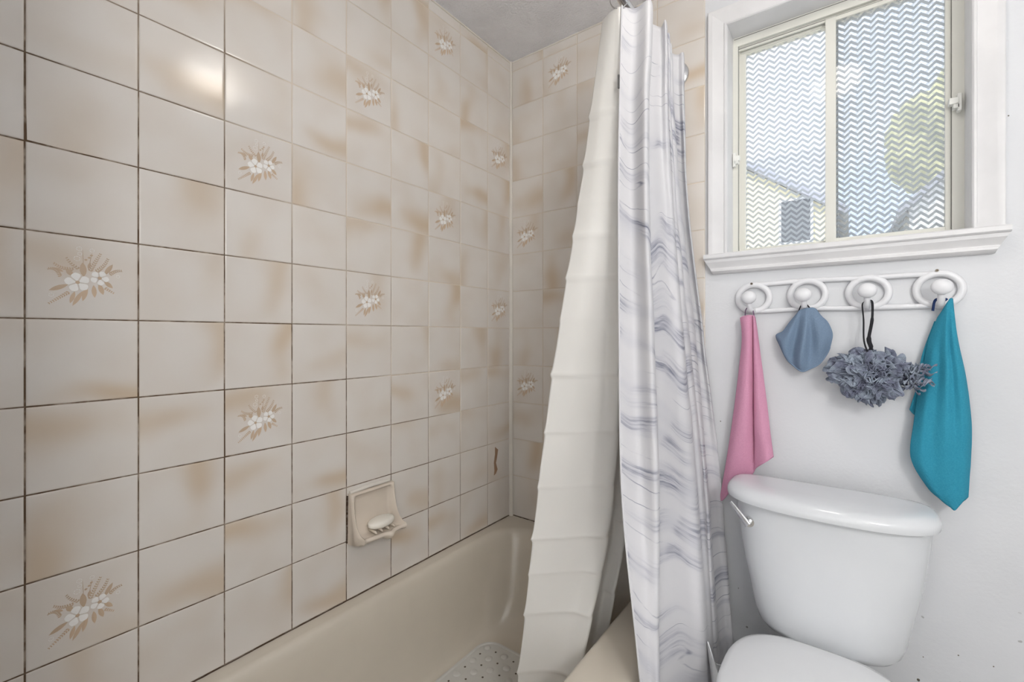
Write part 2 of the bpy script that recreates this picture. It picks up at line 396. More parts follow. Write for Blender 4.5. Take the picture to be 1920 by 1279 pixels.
# floral print: thin raised glaze on the tile, tile units
def floral():
    b = MB(); R = random.Random(3)
    def poly(pts, h, mi):
        n = len(pts); c = (sum(p[0] for p in pts)/n, sum(p[1] for p in pts)/n)
        b.add([(c[0]*S, c[1]*S, TH+h+.0003)]+[(p[0]*S, p[1]*S, TH+h) for p in pts], [(0, i+1, (i+1) % n+1) for i in range(n)], mi)
    def leaf(x0, y0, x1, y1, w, h=.0002, mi=0, n=5, bend=0., blunt=1.):
        dx, dy = x1-x0, y1-y0; L = math.hypot(dx, dy); nx, ny = -dy/L, dx/L; a = []; c = []
        for i in range(n+1):
            t = i/n; ww = w*math.sin(PI*min(1, t**blunt*.97+.03))**.8; bb = bend*math.sin(PI*t)
            a.append((x0+dx*t+nx*(bb+ww), y0+dy*t+ny*(bb+ww))); c.append((x0+dx*t+nx*(bb-ww), y0+dy*t+ny*(bb-ww)))
        poly(a+c[::-1], h, mi)
    def frond(x0, y0, x1, y1, n=8, l=.03, bend=0., w=.009):
        dx, dy = x1-x0, y1-y0; L = math.hypot(dx, dy); nx, ny = -dy/L, dx/L; dx /= L; dy /= L
        for i in range(n):
            t = .05+.95*i/n; bb = bend*math.sin(PI*t*.9); px, py = x0+dx*L*t+nx*bb, y0+dy*L*t+ny*bb; q = l*(1-.5*t)
            for s in (-1, 1): leaf(px, py, px+(dx*.75+s*nx*.75)*q, py+(dy*.75+s*ny*.75)*q, w*(1-.35*t), .0002, 0, 3)
    def stalk(x0, y0, x1, y1, w=.0028, bend=0.): leaf(x0, y0, x1, y1, w, .00015, 0, 6, bend)
    def ring(x, y, r, mi=1, w=.005):
        for k in range(6):
            a = PI*k/3; leaf(x+r*math.cos(a), y+r*math.sin(a), x+r*math.cos(a+1), y+r*math.sin(a+1), w*.6, .0003, mi, 3)
    for q in ((-.21, -.0, -.34, .06, 9, .034, -.05), (-.1, .09, -.28, .17, 9, .034, .03), (.03, .08, .14, .33, 10, .036, .0), (.09, .08, .2, .28, 9, .036, -.02),
              (.21, .07, .35, .12, 7, .034, .02), (-.14, -.17, -.33, -.33, 10, .03, 0.), (.17, -.1, .27, -.17, 5, .026, 0.), (-.06, .1, -.17, .25, 7, .028, .02)): frond(*q)
    for q in ((-.02, .02, -.03, .19, .04), (-.12, .02, -.17, .10, .034), (.17, .06, .25, .2, .03), (-.16, -.09, -.32, -.17, .032), (-.1, -.17, -.14, -.31, .026),
              (-.03, -.16, -.12, -.34, .028), (.01, -.1, -.03, -.28, .03), (.07, -.08, .08, -.23, .03), (.12, -.06, .16, -.19, .032), (.17, -.02, .25, -.1, .03), (-.2, .06, -.27, .1, .02),
              (.02, .12, .04, .2, .018)): leaf(q[0], q[1], q[2], q[3], q[4]*.8, .00018)
    stalk(-.02, .12, -.03, .36); stalk(.02, .1, .06, .34)
    for p in ((-.06, .35, .026), (-.055, .29, .02), (-.08, .23, .03), (.055, .345, .022), (-.3, -.22, .022), (.3, .05, .02)): ring(*p)
    for p in ((.03, .25), (.05, .28), (.0, .22)): leaf(p[0]-.015, p[1], p[0]+.015, p[1]+.01, .012)
    for cx, cy, L, a0 in ((-.075, -.055, .118, .5), (.125, .015, .092, 1.1)):
        for k in range(5):
            a = a0+2*PI*k/5; leaf(cx+.018*math.cos(a), cy+.018*math.sin(a), cx+L*math.cos(a), cy+L*math.sin(a), L*.37, .0005+.00005*k, 1, 8, 0, 1.5)
        poly([(cx+.021*math.cos(k*PI/4), cy+.021*math.sin(k*PI/4)) for k in range(8)], .0011, 0)
    me = bpy.data.meshes.new('floral_print'); me.from_pydata(b.v, [], b.f); me.polygons.foreach_set('material_index', b.m)
    me.materials.append(M['print_tan']); me.materials.append(M['print_white']); me.update()
    bm = bmesh.new(); bm.from_mesh(me)
    for f in bm.faces:
        if f.normal.z < 0: f.normal_flip()
    bm.to_mesh(me); bm.free()
    return me
FLOR = floral()
ZR = lambda r: CZ+(r+.1927)*S
def put_tile(parent, basis, a0, a1, z0, z1, decor, name='tile'):
    w, h = a1-a0-GAP, z1-z0-GAP
    if w < .008 or h < .008: return None
    o = bpy.data.objects.new(name, get_tile(w, h)); C.objects.link(o); o.parent = parent
    u, n, base = basis; pos = Vector(base)+Vector(u)*((a0+a1)/2)+Vector((0, 0, (z0+z1)/2))
    m = Matrix((u, (0, 0, 1), n)).transposed().to_4x4()
    j = Matrix.Rotation(random.gauss(0, .0028), 4, 'X') @ Matrix.Rotation(random.gauss(0, .0028), 4, 'Y')
    o.matrix_local = Matrix.Translation(pos) @ m @ j
    if decor:
        d = bpy.data.objects.new('floral_print', FLOR); C.objects.link(d); d.parent = o
    return o
LEFT = ((0, 1, 0), (1, 0, 0), (-TH, 0, 0)); BACK = ((1, 0, 0), (0, -1, 0), (0, TH, 0))
ycol = lambda k: -(.98+(8-k)*1.015)*S
LD = {(0, 0), (0, -4), (0, 4), (2, 2), (2, -2), (4, 4), (4, 0), (6, 6), (6, 2), (6, -2), (8, 4), (8, 0), (-2, 2), (-2, -2)}
rows = [(r, max(ZR(r) if r > -5 else 0, RIM+.002), min(ZR(r+1), CEIL-.003)) for r in range(-5, 8)]
for r, z0, z1 in rows:
    if z1-z0 < .012: continue
    for k in range(-1, 9):
        a0, a1 = ycol(k), (ycol(k+1) if k < 8 else -.004)
        zz1 = z1
        t = put_tile(wall_left, LEFT, max(a0, -1.543), a1, z0, zz1, (k, r) in LD)
BD = {(1, 6), (0, 2), (0, -2), (3, 4), (3, 0)}
for r, z0, z1 in rows:
    if z1-z0 < .012: continue
    for k in range(5):
        a0 = .0062+k*S*.9982; a1 = a0+S*.9982
        put_tile(wall_back, BACK, max(a0, .004), a1, z0, z1, (k, r) in BD)
# scuffed brown mark on one tile low in the corner (worn print)
p0 = [onX(x, y, .0004) for x, y in ((928, 838), (934, 843), (932, 858), (930, 868), (933, 880), (930, 888), (926, 892), (927, 882), (926, 868), (928, 852))]
pydata('worn_print', p0, [list(range(len(p0)))], M['stain'], wall_left, False)

# ---- caulk and mould lines ---------------------------------------
b = MB(); b.tube([(.0035, -.0035, RIM), (.0035, -.0035, 1.2), (.003, -.003, CEIL)], [.0100, .0092, .0055], 12); tag(b.build('trim_1', M['caulk']), kind='structure')
b = MB(); b.tube([(.0, -1.54, CEIL-.001), (.0, 0, CEIL-.001), (.775, 0, CEIL-.001)], .0035, 8); tag(b.build('trim_2', M['caulk']), kind='structure')
def wavy(p, q, n, a):
    p, q = Vector(p), Vector(q); return [p.lerp(q, i/n) for i in range(n+1)], [a*(.55+.9*random.random()) for i in range(n+1)]
b = MB(); pts, rr = wavy((.0005, -1.5, RIM+.001), (.0005, -.01, RIM+.0005), 120, .0009); b.tube(pts, rr, 6)
pts, rr = wavy((.01, -.0005, RIM+.001), (.76, -.0005, RIM+.0005), 60, .0011); b.tube(pts, rr, 6); tag(b.build('trim_3', M['mould']), kind='structure')
# painted wall marks: a tan streak and some nail holes
b = MB(); 
c0 = onY(1879, -20, .002); c1 = onY(1878, 112, .002)
b.tube([c0, c0.lerp(c1, .5), c1.lerp(c0, .06), c1], [.0042, .0046, .0046, .002], 8, flat=.25, up=(0, 1, 0))
b.build('dried_drip', plain('tan_drip', rgb(216, 202, 180), .5), wall_back)
for i, (x, y, r) in enumerate(((1351, 790, .0016), (1303, 300, 0), (1731, 1232, .0012), (1722, 1275, .003), (1863, 1250, .0013), (1797, 1229, .0015), (1891, 217, .0014), (1884, 52, .0015), (1702, 1194, .0012))):
    if not r: continue
    b = MB(); p = onY(x, y, .0035); b.ball(p, r, (1, .5, 1.2), 8, 6); b.build('nail_hole', M['screw'], wall_back)
b = MB(); b.box(.784, RX, -.008, .004, 0, .09); tag(b.build('baseboard_back', M['trim'], smooth=False), kind='structure')

# ================================================================== WINDOW
win = empty('window_1', (1.115, 0, WZ0)); tag(win, kind='structure')
def W(b, name, mats, par=win, **k):
    o = b.build(name, mats, None, **k)
    if par is win: return keep(o, win)
    o.parent = par; return o
def casing(name, p0, p1, inward, d0=0., d1=0.):
    # moulded board from p0 to p1; profile across its width runs outward from the opening, thickness towards the room
    prof = [(.0, 0), (.0, -.010), (.003, -.013), (.007, -.013), (.009, -.010), (.013, -.0105), (.040, -.0160), (.043, -.0170), (.0530, -.0170), (.055, -.0155), (.055, 0)]
    p0, p1 = Vector(p0), Vector(p1); t = (p1-p0).normalized(); o = Vector(inward)*-1; vs = []
    for (p, d) in ((p0, d0), (p1, d1)):
        for a, y in prof: q = p+o*a+t*(a*d); vs.append((q.x, q.y+y+WY, q.z))
    n = len(prof)
    fs = [(i, i+1, n+i+1, n+i) for i in range(n-1)]+[tuple(range(n))[::-1], tuple(range(n, 2*n))]
    return keep(pydata(name, vs, fs, M['trim'], None, True, 25), win)
casing('side_casing', (WX0, 0, WZ0), (WX0, 0, WZ1), (1, 0, 0), 0, 1)
casing('side_casing', (WX1, 0, WZ0), (WX1, 0, WZ1), (-1, 0, 0), 0, 1)
casing('head_casing', (WX0, 0, WZ1), (WX1, 0, WZ1), (0, 0, -1), -1, 1)
# stool with ogee apron, mitred ends
prof = [(.004, .0), (-.030, .0), (-.034, -.003), (-.034, -.013), (-.031, -.016), (-.0265, -.0175), (-.0255, -.026), (-.019, -.036), (-.0155, -.043), (-.0155, -.0455), (-.0185, -.047), (-.0185, -.053), (-.013, -.058), (-.006, -.0605), (.004, -.0605)]
vs = []
for e, sg in ((WX0-.0635, -1), (WX1+.0605, 1)):
    for y, z in prof: vs.append((e+sg*(-.0)-sg*min(.022, max(0, -z-.016)*.55), y, WZ0+z))
n = len(prof); fs = [(i, i+1, n+i+1, n+i) for i in range(n-1)]+[tuple(range(n)), tuple(range(n, 2*n))]
keep(pydata('window_stool', vs, fs, M['trim'], None, True, 25), win)
b = MB(); th = .0006                    # white reveal lining
b.box(WX0-.001, WX0+th, -.002, .085, WZ0, WZ1); b.box(WX1-th, WX1+.001, -.002, .085, WZ0, WZ1); b.box(WX0, WX1, -.002, .085, WZ1-th, WZ1+.001); b.box(WX0, WX1, .003, .085, WZ0-.001, WZ0+th)
W(b, 'reveal_lining', M['trim'], smooth=False)
# vinyl outer frame with tracks
FY0, FY1 = .080, .150
b = MB()
for x0, x1 in ((WX0, WX0+.016), (WX1-.024, WX1)): b.box(x0, x1, FY0+.0004, FY1, WZ0+.0195, WZ1-.0295, bev=.0004)
b.box(WX0, WX1, FY0, FY1, WZ1-.030, WZ1, bev=.0015); b.box(WX0, WX1, FY0, FY1, WZ0, WZ0+.02, bev=.0015)
b.box(WX0+.01, WX1-.01, FY0+.012, FY0+.018, WZ1-.040, WZ1-.028); b.box(WX0+.01, WX1-.01, FY0+.026, FY0+.03, WZ1-.045, WZ1-.028)
W(b, 'window_frame', M['vinyl'], smooth=False)
b = MB()
for yy, zz in ((FY0-.0006, WZ1-.006), (FY0+.0115, WZ1-.0345)): b.box(WX0+.004, WX1-.004, yy, yy+.001, zz, zz+.0016)
b.box(WX0+.0165, WX0+.0175, FY0+.001, FY0+.003, WZ0+.02, WZ1-.03); b.box(WX1-.0255, WX1-.0245, FY0+.001, FY0+.003, WZ0+.02, WZ1-.03)
W(b, 'track_gap', M['seam'], smooth=False)
def sash(x0, x1, y0, y1, lw, rw, pane_mats):
    b = MB(); z0, z1 = WZ0+.012, WZ1-.036
    b.box(x0, x0+lw, y0, y1, z0, z1, bev=.0015); b.box(x1-rw, x1, y0, y1, z0, z1, bev=.0015)
    b.box(x0+lw-.002, x1-rw+.002, y0+.001, y1-.001, z0, z0+.018, bev=.0015); b.box(x0+lw-.002, x1-rw+.002, y0+.001, y1-.001, z1-.012, z1, bev=.0015)
    s = W(b, 'sash', M['vinyl'], smooth=False)
    for mt, yy, nm in pane_mats:
        b = MB(); b.box(x0+lw-.003, x1-rw+.003, yy, yy+.002, z0+.015, z1-.009)
        W(b, nm, mt, s, smooth=False)
    return s
sash(WX0+.014, 1.125, .108, .128, .020, .026, [(M['pane'], .116, 'pane')])
sash(1.094, WX1-.022, .086, .106, .026, .014, [(M['pane'], .092, 'pane'), (M['pane2'], .1035, 'outer_pane')])
def latch(x, z, y, sg):
    b = MB(); b.box(x-.004, x+.004, y-.020, y, z-.022, z+.022, bev=.0012); b.box(x-sg*.002, x-sg*.02, y-.024, y-.004, z-.004, z+.012, bev=.0015) if sg > 0 else b.box(x+.002, x+.016, y-.018, y-.004, z-.004, z+.012, bev=.0015)
    b.box(min(x, x-sg*.012), max(x, x-sg*.012), y-.02, y, z-.014, z-.004, bev=.001)
    return W(b, 'latch', M['latch'], smooth=False)
latch(WX1-.012, 1.752, FY0, 1); latch(WX0+.006, 1.728, FY0+.006, -1)

# ================================================================== OUTSIDE
b = MB(); b.box(-8, 12, .6, 16, -.6, -.5); tag(b.build('ground', M['bounce_ground'], smooth=False), kind='structure')  # unseen ground, made pale to bounce sunlight up into the window reveal
hs = empty('neighbour_house', (-1.0, 5.0, -.5)); tag(hs, 'pale yellow neighbouring house with grey shingle roof seen through left window pane', 'house')
def H(b, n, m, **k): return keep(b.build(n, m, None, **k), hs)
def gable(x0, x1, y0, y1, zb_, ze, za, ze1=None):
    xm = (x0+x1)/2; ze1 = ze if ze1 is None else ze1; b = MB()
    b.add([(x0, y0, zb_), (x1, y0, zb_), (x1, y0, ze1), (xm, y0, za), (x0, y0, ze), (x0, y1, zb_), (x1, y1, zb_), (x1, y1, ze1), (xm, y1, za), (x0, y1, ze)],
          [(0, 1, 2, 3, 4), (5, 6, 7, 8, 9), (0, 1, 6, 5), (1, 2, 7, 6), (2, 3, 8, 7), (3, 4, 9, 8), (4, 0, 5, 9)]); return b
def rakes(x0, x1, y0, y1, ze, za, t=.09, o=.12):
    xm = (x0+x1)/2; sl = (za-ze)/(xm-x0); b = MB()
    for sg in (-1, 1):
        xe = xm+sg*((x1-x0)/2+o); zl = za-sl*((x1-x0)/2+o)
        q = [(xm, za+.01), (xe, zl+.01), (xe, zl+.01+t), (xm, za+.01+t)]
        b.add([(x, y0-o, z) for x, z in q]+[(x, y1, z) for x, z in q], [(0, 1, 2, 3), (4, 5, 6, 7), (0, 1, 5, 4), (1, 2, 6, 5), (2, 3, 7, 6), (3, 0, 4, 7)])
    return b
H(gable(-1.0, 1.02, 5.0, 6.9, -.5, 2.62, 3.36), 'wall', M['stucco'], smooth=False); H(rakes(-1.0, 1.02, 5.0, 6.9, 2.62, 3.36), 'gable_roof', M['roof'], smooth=False)
b = MB(); b.box(-4.5, .80, 7.0, 10, -.5, 3.0); H(b, 'rear_wall', M['stucco'], smooth=False)
b = MB(); b.add([(-4.7, 6.7, 2.95), (.98, 6.7, 2.95), (.90, 8.4, 4.55), (-4.7, 8.4, 4.75), (-4.7, 10.2, 2.95), (.98, 10.2, 2.95)], [(0, 1, 2, 3), (3, 2, 5, 4), (1, 5, 2), (0, 3, 4), (0, 4, 5, 1)]); H(b, 'rear_roof', M['roof'], smooth=False)
b = MB(); b.box(.44, .80, 4.965, 5.02, 2.28, 2.84); H(b, 'window', M['sidewhite'], smooth=False)
b = MB(); b.box(.47, .77, 4.955, 4.968, 2.31, 2.81); H(b, 'pane', M['glassdark'], smooth=False)
h2 = empty('garden_shed', (2.15, 6.0, -.5)); tag(h2, 'white gabled outbuilding seen through right window pane', 'shed')
keep(gable(1.75, 2.75, 6.0, 8.0, -.5, 2.75, 3.25).build('wall', M['sidewhite'], None, smooth=False), h2); keep(rakes(1.75, 2.75, 6.0, 8.0, 2.75, 3.25).build('roof', M['roof'], None, smooth=False), h2)
tr = empty('garden_tree', (3.1, 12, -.5)); tag(tr, 'hazy yellow-green tree seen through right window pane', 'tree')
b = MB(); b.tube([(3.1, 12, -.5), (3.15, 12, 1.5), (3.1, 12.1, 4.8)], [.16, .13, .08], 10); keep(b.build('trunk', M['roof'], None), tr)
bm = bmesh.new(); bmesh.ops.create_icosphere(bm, subdivisions=5, radius=1.15)
for v in bm.verts: v.co = v.co*(1+.35*noise.noise(v.co*1.6)+.14*noise.noise(v.co*5)); v.co.z *= 1.05; v.co += Vector((3.1, 12.1, 5.6))
me = bpy.data.meshes.new('crown'); bm.to_mesh(me); bm.free(); keep(link('crown', me, M['foliage']), tr)

# ================================================================== CEILING LAMP (above the picture)
lamp = empty('ceiling_light', (1.1, -.72, CEIL)); tag(lamp, 'round glass dome ceiling light above the toilet', 'lamp')
b = MB(); b.tube([(0, 0, -.001), (0, 0, -.02)], .10, 32); b.build('lamp_base', M['lampmetal'], lamp)
b = MB(); b.loft([[Vector((r*math.cos(2*PI*k/32), r*math.sin(2*PI*k/32), z)) for k in range(32)] for r, z in ((.088, -.021), (.092, -.035), (.082, -.06), (.06, -.08), (.03, -.09), (.008, -.092))]); b.build('lamp_shade', M['dome'], lamp)

# ================================================================== BATHTUB
tub = empty('bathtub', (.385, -.77, 0)); tag(tub, 'bone-coloured enamel bathtub in the tiled alcove behind the shower curtain', 'bathtub')
b = MB(); X0, Y0, Y1 = .0, -1.54, .0
L = [rrect(X0, x1, Y0, Y1, .004, z) for x1, z in ((.770, .345), (.774, .36), (.775, .372), (.773, .384), (.767, .393), (.757, .3985), (.742, RIM))]
for x0, x1, y0, y1, r, z in ((.034, .662, -1.44, -.062, .13, RIM), (.040, .652, -1.434, -.070, .13, .3985), (.046, .645, -1.428, -.078, .13, .394), (.051, .639, -1.422, -.085, .13, .386), (.055, .634, -1.416, -.092, .13, .372),
                             (.061, .627, -1.405, -.105, .13, .33), (.069, .615, -1.39, -.13, .13, .25), (.077, .604, -1.36, -.16, .13, .17), (.083, .596, -1.34, -.185, .12, .122),
                             (.090, .586, -1.32, -.21, .11, .098), (.099, .574, -1.30, -.235, .10, .085), (.112, .56, -1.28, -.262, .09, .079), (.135, .54, -1.25, -.29, .08, .077)): L.append(rrect(x0, x1, y0, y1, r, z))
b.loft(L, cap0=False); o = keep(b.build('basin', M['tub'], None, auto=60), tub)
b = MB(); b.box(.742, .766, Y0, -.0, 0.0, .35, bev=.003); b.box(.735, .77, Y0, -.0, 0., .05, bev=.004); keep(b.build('apron', M['tub'], None), tub)
# bath mat
mat = empty('bath_mat', (.3, -.62, .08)); tag(mat, 'milky white rubber bath mat with round bumps and drain holes lying in the tub', 'bath mat')
b = MB(); mz = .0790
def matloop(ins, z): return rrect(.118+ins, .478-ins, -1.06+ins, -.295-ins, .06-ins, z, 10, 8)
b.loft([matloop(0, mz), matloop(0, mz+.005), matloop(.0015, mz+.0068), matloop(.006, mz+.0068), matloop(.009, mz+.0035)]); keep(b.build('mat_sheet', M['mat'], None), mat)
bumps = []; holes = []
for i in range(9):
    for j in range(19):
        x = .150+i*.0375; y = -.335-j*.0375
        (bumps if (i+j) % 2 == 0 else holes).append((x, y))
b = MB(); b.loft([[Vector((r*math.cos(2*PI*k/16), r*math.sin(2*PI*k/16), z)) for k in range(16)] for r, z in ((.0125, 0), (.012, .0014), (.0095, .003), (.0055, .004), (.001, .0044))])
bp = None
for x, y in bumps:
    if bp is None: bp = b.build('bump', M['mat'], None); o = bp
    else: o = bp.copy(); C.objects.link(o)
    o.location = (x, y, mz+.0035); keep(o, mat)
b = MB(); b.tube([(0, 0, 0), (0, 0, .0007)], .0034, 10); hp = None
for x, y in holes:
    if hp is None: hp = b.build('drain_hole', M['hole'], None); o = hp
    else: o = hp.copy(); C.objects.link(o)
    o.location = (x, y, mz+.0033); keep(o, mat)

# ================================================================== SOAP DISH + SOAP
dy0, dy1 = ycol(4)+.003, ycol(5)-.001
dish = empty('soap_dish', (0, (dy0+dy1)/2, .63)); tag(dish, 'cream ceramic soap dish set into the tiled wall above the bathtub', 'soap dish')
zt = .706; zb = .567; dw = dy1-dy0
cheek = [(0, 1.0), (.016, .995), (.021, .95), (.024, .78), (.029, .58), (.040, .36), (.058, .23), (.073, .19), (.078, .14), (.072, .07), (.045, .0), (0, -.02)]
inner = [(0, 1.0), (.015, .995), (.018, .955), (.009, .90), (.006, .58), (.010, .30), (.026, .15), (.050, .13), (.064, .155), (.070, .10), (.045, .0), (0, -.02)]
cols = []
for i in range(33):
    t = i/32; e = min(t, 1-t)*dw; k = min(1., max(0., (e-.006)/.012)); k = k*k*(3-2*k)
    edge = min(1., e/.004); edge = .80+.20*math.sqrt(max(0, 1-(1-edge)**2))
    nb = math.exp(-((t-.60)/.075)**2)
    c = []
    for q, ((ax, az), (bx, bz)) in enumerate(zip(cheek, inner)):
        x = ax*(1-k)+bx*k; z = az*(1-k)+bz*k
        if q in (7, 8, 9, 10): x += .010*nb+.006*math.sin(PI*t); z -= (.05*nb if q > 8 else 0)
        taper = (1-.0*z)
        yy = dy0+dw*t; yy = (dy0+dy1)/2+(yy-(dy0+dy1)/2)*(1.0+.07*max(0, (.5-z)))
        c.append(Vector((x*edge if q not in (0, 11) else 0, yy, zb+(zt-zb)*z)))
    cols.append(c)
vs = []; fs = []; n = 0
pr = [curve(c, 4) for c in cols]; n = len(pr[0])
for c in pr: vs += c
fs = [(i*n+k, (i+1)*n+k, (i+1)*n+k+1, i*n+k+1) for i in range(len(pr)-1) for k in range(n-1)]+[tuple(range(n)), tuple(range((len(pr)-1)*n, len(pr)*n))]
keep(pydata('dish_body', vs, fs, M['dish'], None, True, 65), dish)
for t in (.36, .50, .64, .78):
    b = MB(); y = dy0+dw*t; z = zb+(zt-zb)*.15
    b.tube([(.022, y, z+.002), (.034, y, z+.004), (.054, y, z+.003), (.06, y, z)], [.002, .0042, .0042, .0015], 10); keep(b.build('ridge', M['dish'], None), dish)
b = MB(); b.tube([(.004, dy0+.004, zt+.003), (.005, (dy0+dy1)/2, zt+.007), (.004, dy1-.01, zt+.004)], [.005, .006, .004], 8); keep(b.build('caulk_bead', M['caulk'], None), dish)
b = MB(); pts, rr = wavy((.002, dy0-.0015, zb+.004), (.002, dy0-.0015, zt-.005), 26, .0019); b.tube(pts, rr, 6); b.ball((.001, dy0-.002, zb+.002), .004, nu=10, nv=8); keep(b.build('mould_line', M['mould'], None), dish)
b = MB(); b.ball((0, 0, 0), 1, (.026, .046, .0135), 36, 20, e=.8)
soap = b.build('soap_bar', M['soap']); soap.location = (.040, dy0+dw*.56, zb+(zt-zb)*.15+.0215); soap.rotation_euler = (0, math.radians(4), math.radians(4))
tag(soap, 'white oval soap bar resting in the cream soap dish', 'soap')

# ================================================================== ROD, RINGS, CURTAINS
RXx, RZ = .685, 2.022
rod = empty('curtain_rod', (RXx, 0, RZ)); tag(rod, 'chrome shower curtain rod ending in a round wall flange', 'curtain rod')
b = MB(); b.tube([(0, -1.54, 0), (0, -.004, 0)], .0125, 20); b.build('rod', M['chrome'], rod)
b = MB(); b.loft([[Vector((r*math.cos(2*PI*k/40), y, r*math.sin(2*PI*k/40))) for k in range(40)] for r, y in ((.046, -.0005), (.046, -.004), (.043, -.008), (.030, -.013), (.018, -.018), (.0165, -.03), (.0126, -.032))]); b.build('flange', M['chrome'], rod)

ZL = [1.992, 1.6, 1.15, .8, .5, .12]
def clampw(p, x, z, lim=-.018):          # keep the cloth clear of the back wall
    y = yAt(p, x)
    if y > lim: a, b_, c = ray(p); y = lim; x = CX+(y-CY)*a/b_
    return Vector((x, y, z))
def zcol(px, xw): return [clampw(p, x, z) for p, x, z in zip(px, xw, ZL)]
mc = [
    zcol((1166, 1160, 1161, 1166, 1194, 1224), (.690, .690, .705, .735, .790, .800)),
    zcol((1192, 1186, 1192, 1200, 1214, 1230), (.716, .712, .730, .757, .802, .812)),
    zcol((1218, 1209, 1220, 1229, 1233, 1235), (.755, .755, .775, .797, .820, .834)),
    zcol((1225, 1216, 1227, 1236, 1237, 1238), (.748, .748, .769, .792, .816, .830)),
    zcol((1219, 1210, 1221, 1230, 1232, 1234), (.728, .728, .749, .772, .800, .812)),
    zcol((1231, 1226, 1241, 1254, 1262, 1270), (.736, .737, .759, .782, .814, .828)),
    zcol((1240, 1242, 1262, 1279, 1291, 1302), (.745, .748, .772, .797, .832, .848)),
    zcol((1247, 1254, 1277, 1298, 1314, 1330), (.762, .764, .788, .812, .852, .868)),
    zcol((1250, 1258, 1282, 1304, 1321, 1337), (.758, .760, .785, .810, .848, .864)),
    zcol((1249, 1257, 1281, 1303, 1320, 1336), (.746, .747, .772, .797, .836, .852)),
    zcol((1253, 1262, 1289, 1311, 1326, 1340), (.752, .754, .779, .804, .838, .854)),
    zcol((1255, 1265, 1293, 1315, 1329, 1342), (.750, .752, .777, .802, .836, .852)),
    zcol((1254, 1264, 1292, 1314, 1328, 1341), (.739, .741, .766, .791, .826, .842)),
    zcol((1258, 1270, 1299, 1319, 1333, 1348), (.744, .747, .772, .798, .832, .846)),
    zcol((1260, 1274, 1304, 1323, 1337, 1352), (.742, .746, .771, .797, .830, .844)),
    zcol((1259, 1273, 1303, 1322, 1336, 1351), (.732, .736, .762, .788, .821, .836)),
    zcol((1271, 1282, 1312, 1334, 1348, 1364), (.744, .746, .773, .800, .830, .846)),
    zcol((1281, 1287, 1318, 1343, 1358, 1376), (.760, .760, .786, .813, .842, .856)),
    zcol((1283, 1289, 1320, 1346, 1361, 1379), (.752, .753, .779, .806, .836, .850)),
    zcol((1282, 1288, 1319, 1345, 1360, 1378), (.735, .738, .764, .792, .824, .840)),
]
def mwarp(p, u, v):
    # sag and cross wrinkles of the light cloth
    return Vector((.0022*noise.noise(Vector((p.x*9, p.y*9, p.z*7))), .0028*noise.noise(Vector((p.x*7+5, p.y*9, p.z*11))), 0))
cur = empty('shower_curtain', (.76, -.4, .12)); tag(cur, 'white fabric shower curtain printed with grey-blue marble streaks, drawn aside', 'shower curtain')
o = sheet('fabric', mc, M['marble'], None, 6, 14, .0014, mwarp); keep(o, cur)
# hem seam on the leading edge and the care label
hem = [c+Vector((.002, -.004, 0)) for c in curve(mc[0], 14)]
b = MB(); b.tube(hem, .0022, 8); keep(b.build('hem', M['marble'], None), cur)
lb = onX(1160, 150, .688)
b = MB(); b.box(lb.x-.001, lb.x+.003, lb.y-.004, lb.y+.001, lb.z-.022, lb.z+.012); keep(b.build('care_label', M['seam'], None, smooth=False), cur)

LZ = [1.99, 1.55, 1.1, .85, .6, .42, .17]
def lcol(px, xw): return [clampw(p, x, z, -.07) for p, x, z in zip(px, xw, LZ)]
lc = [
    lcol((1130, 1088, 1040, 1017, 997, 984, 965), (.632, .575, .520, .495, .475, .462, .450)),
    lcol((1142, 1112, 1083, 1066, 1048, 1033, 1008), (.655, .612, .572, .550, .528, .512, .495)),
    lcol((1154, 1142, 1135, 1120, 1098, 1076, 1040), (.675, .650, .625, .605, .580, .560, .540)),
    lcol((1164, 1165, 1163, 1157, 1139, 1111, 1068), (.688, .680, .665, .648, .628, .608, .585)),
    lcol((1166, 1166, 1162, 1154, 1136, 1110, 1070), (.672, .662, .640, .622, .598, .580, .560)),
    lcol((1170, 1172, 1170, 1163, 1148, 1130, 1095), (.660, .650, .628, .610, .592, .574, .556)),
    lcol((1176, 1182, 1190, 1190, 1176, 1154, 1120), (.682, .676, .662, .650, .630, .612, .595)),
    lcol((1180, 1186, 1192, 1192, 1178, 1156, 1124), (.668, .655, .632, .618, .600, .584, .566)),
    lcol((1200, 1208, 1222, 1228, 1222, 1212, 1190), (.672, .664, .655, .645, .634, .618, .600)),
    lcol((1212, 1222, 1236, 1244, 1240, 1230, 1212), (.690, .680, .662, .650, .632, .612, .592)),
]
creaseZ = []
for ry, px in ((215, 1105), (305, 1092), (380, 1082), (442, 1073), (520, 1062), (600, 1052), (705, 1040), (815, 1028), (920, 1015), (1018, 1003), (1085, 995), (1160, 988), (1265, 977)):
    x = .632-(1130-px)/155*.17; creaseZ.append(onX(px, ry, x).z)
def lwarp(p, u, v):
    d = 0.
    for i, cz in enumerate(creaseZ):
        q = (p.z-cz)/.009
        d += .0075*(.7+.3*math.sin(i*2.3))*(math.exp(-q*.55) if q > 0 else math.exp(q*2.2))
    w = Vector((-.45, -.89, 0))*d*(1-.3*u)
    return w+Vector((.0015, .002, 0))*noise.noise(p*9)
ln = empty('shower_liner', (.6, -.4, .17)); tag(ln, 'cream plastic shower liner with fold creases hanging inside the tub', 'shower liner')
keep(sheet('liner_sheet', lc, M['liner'], None, 8, 60, .0008, lwarp), ln)
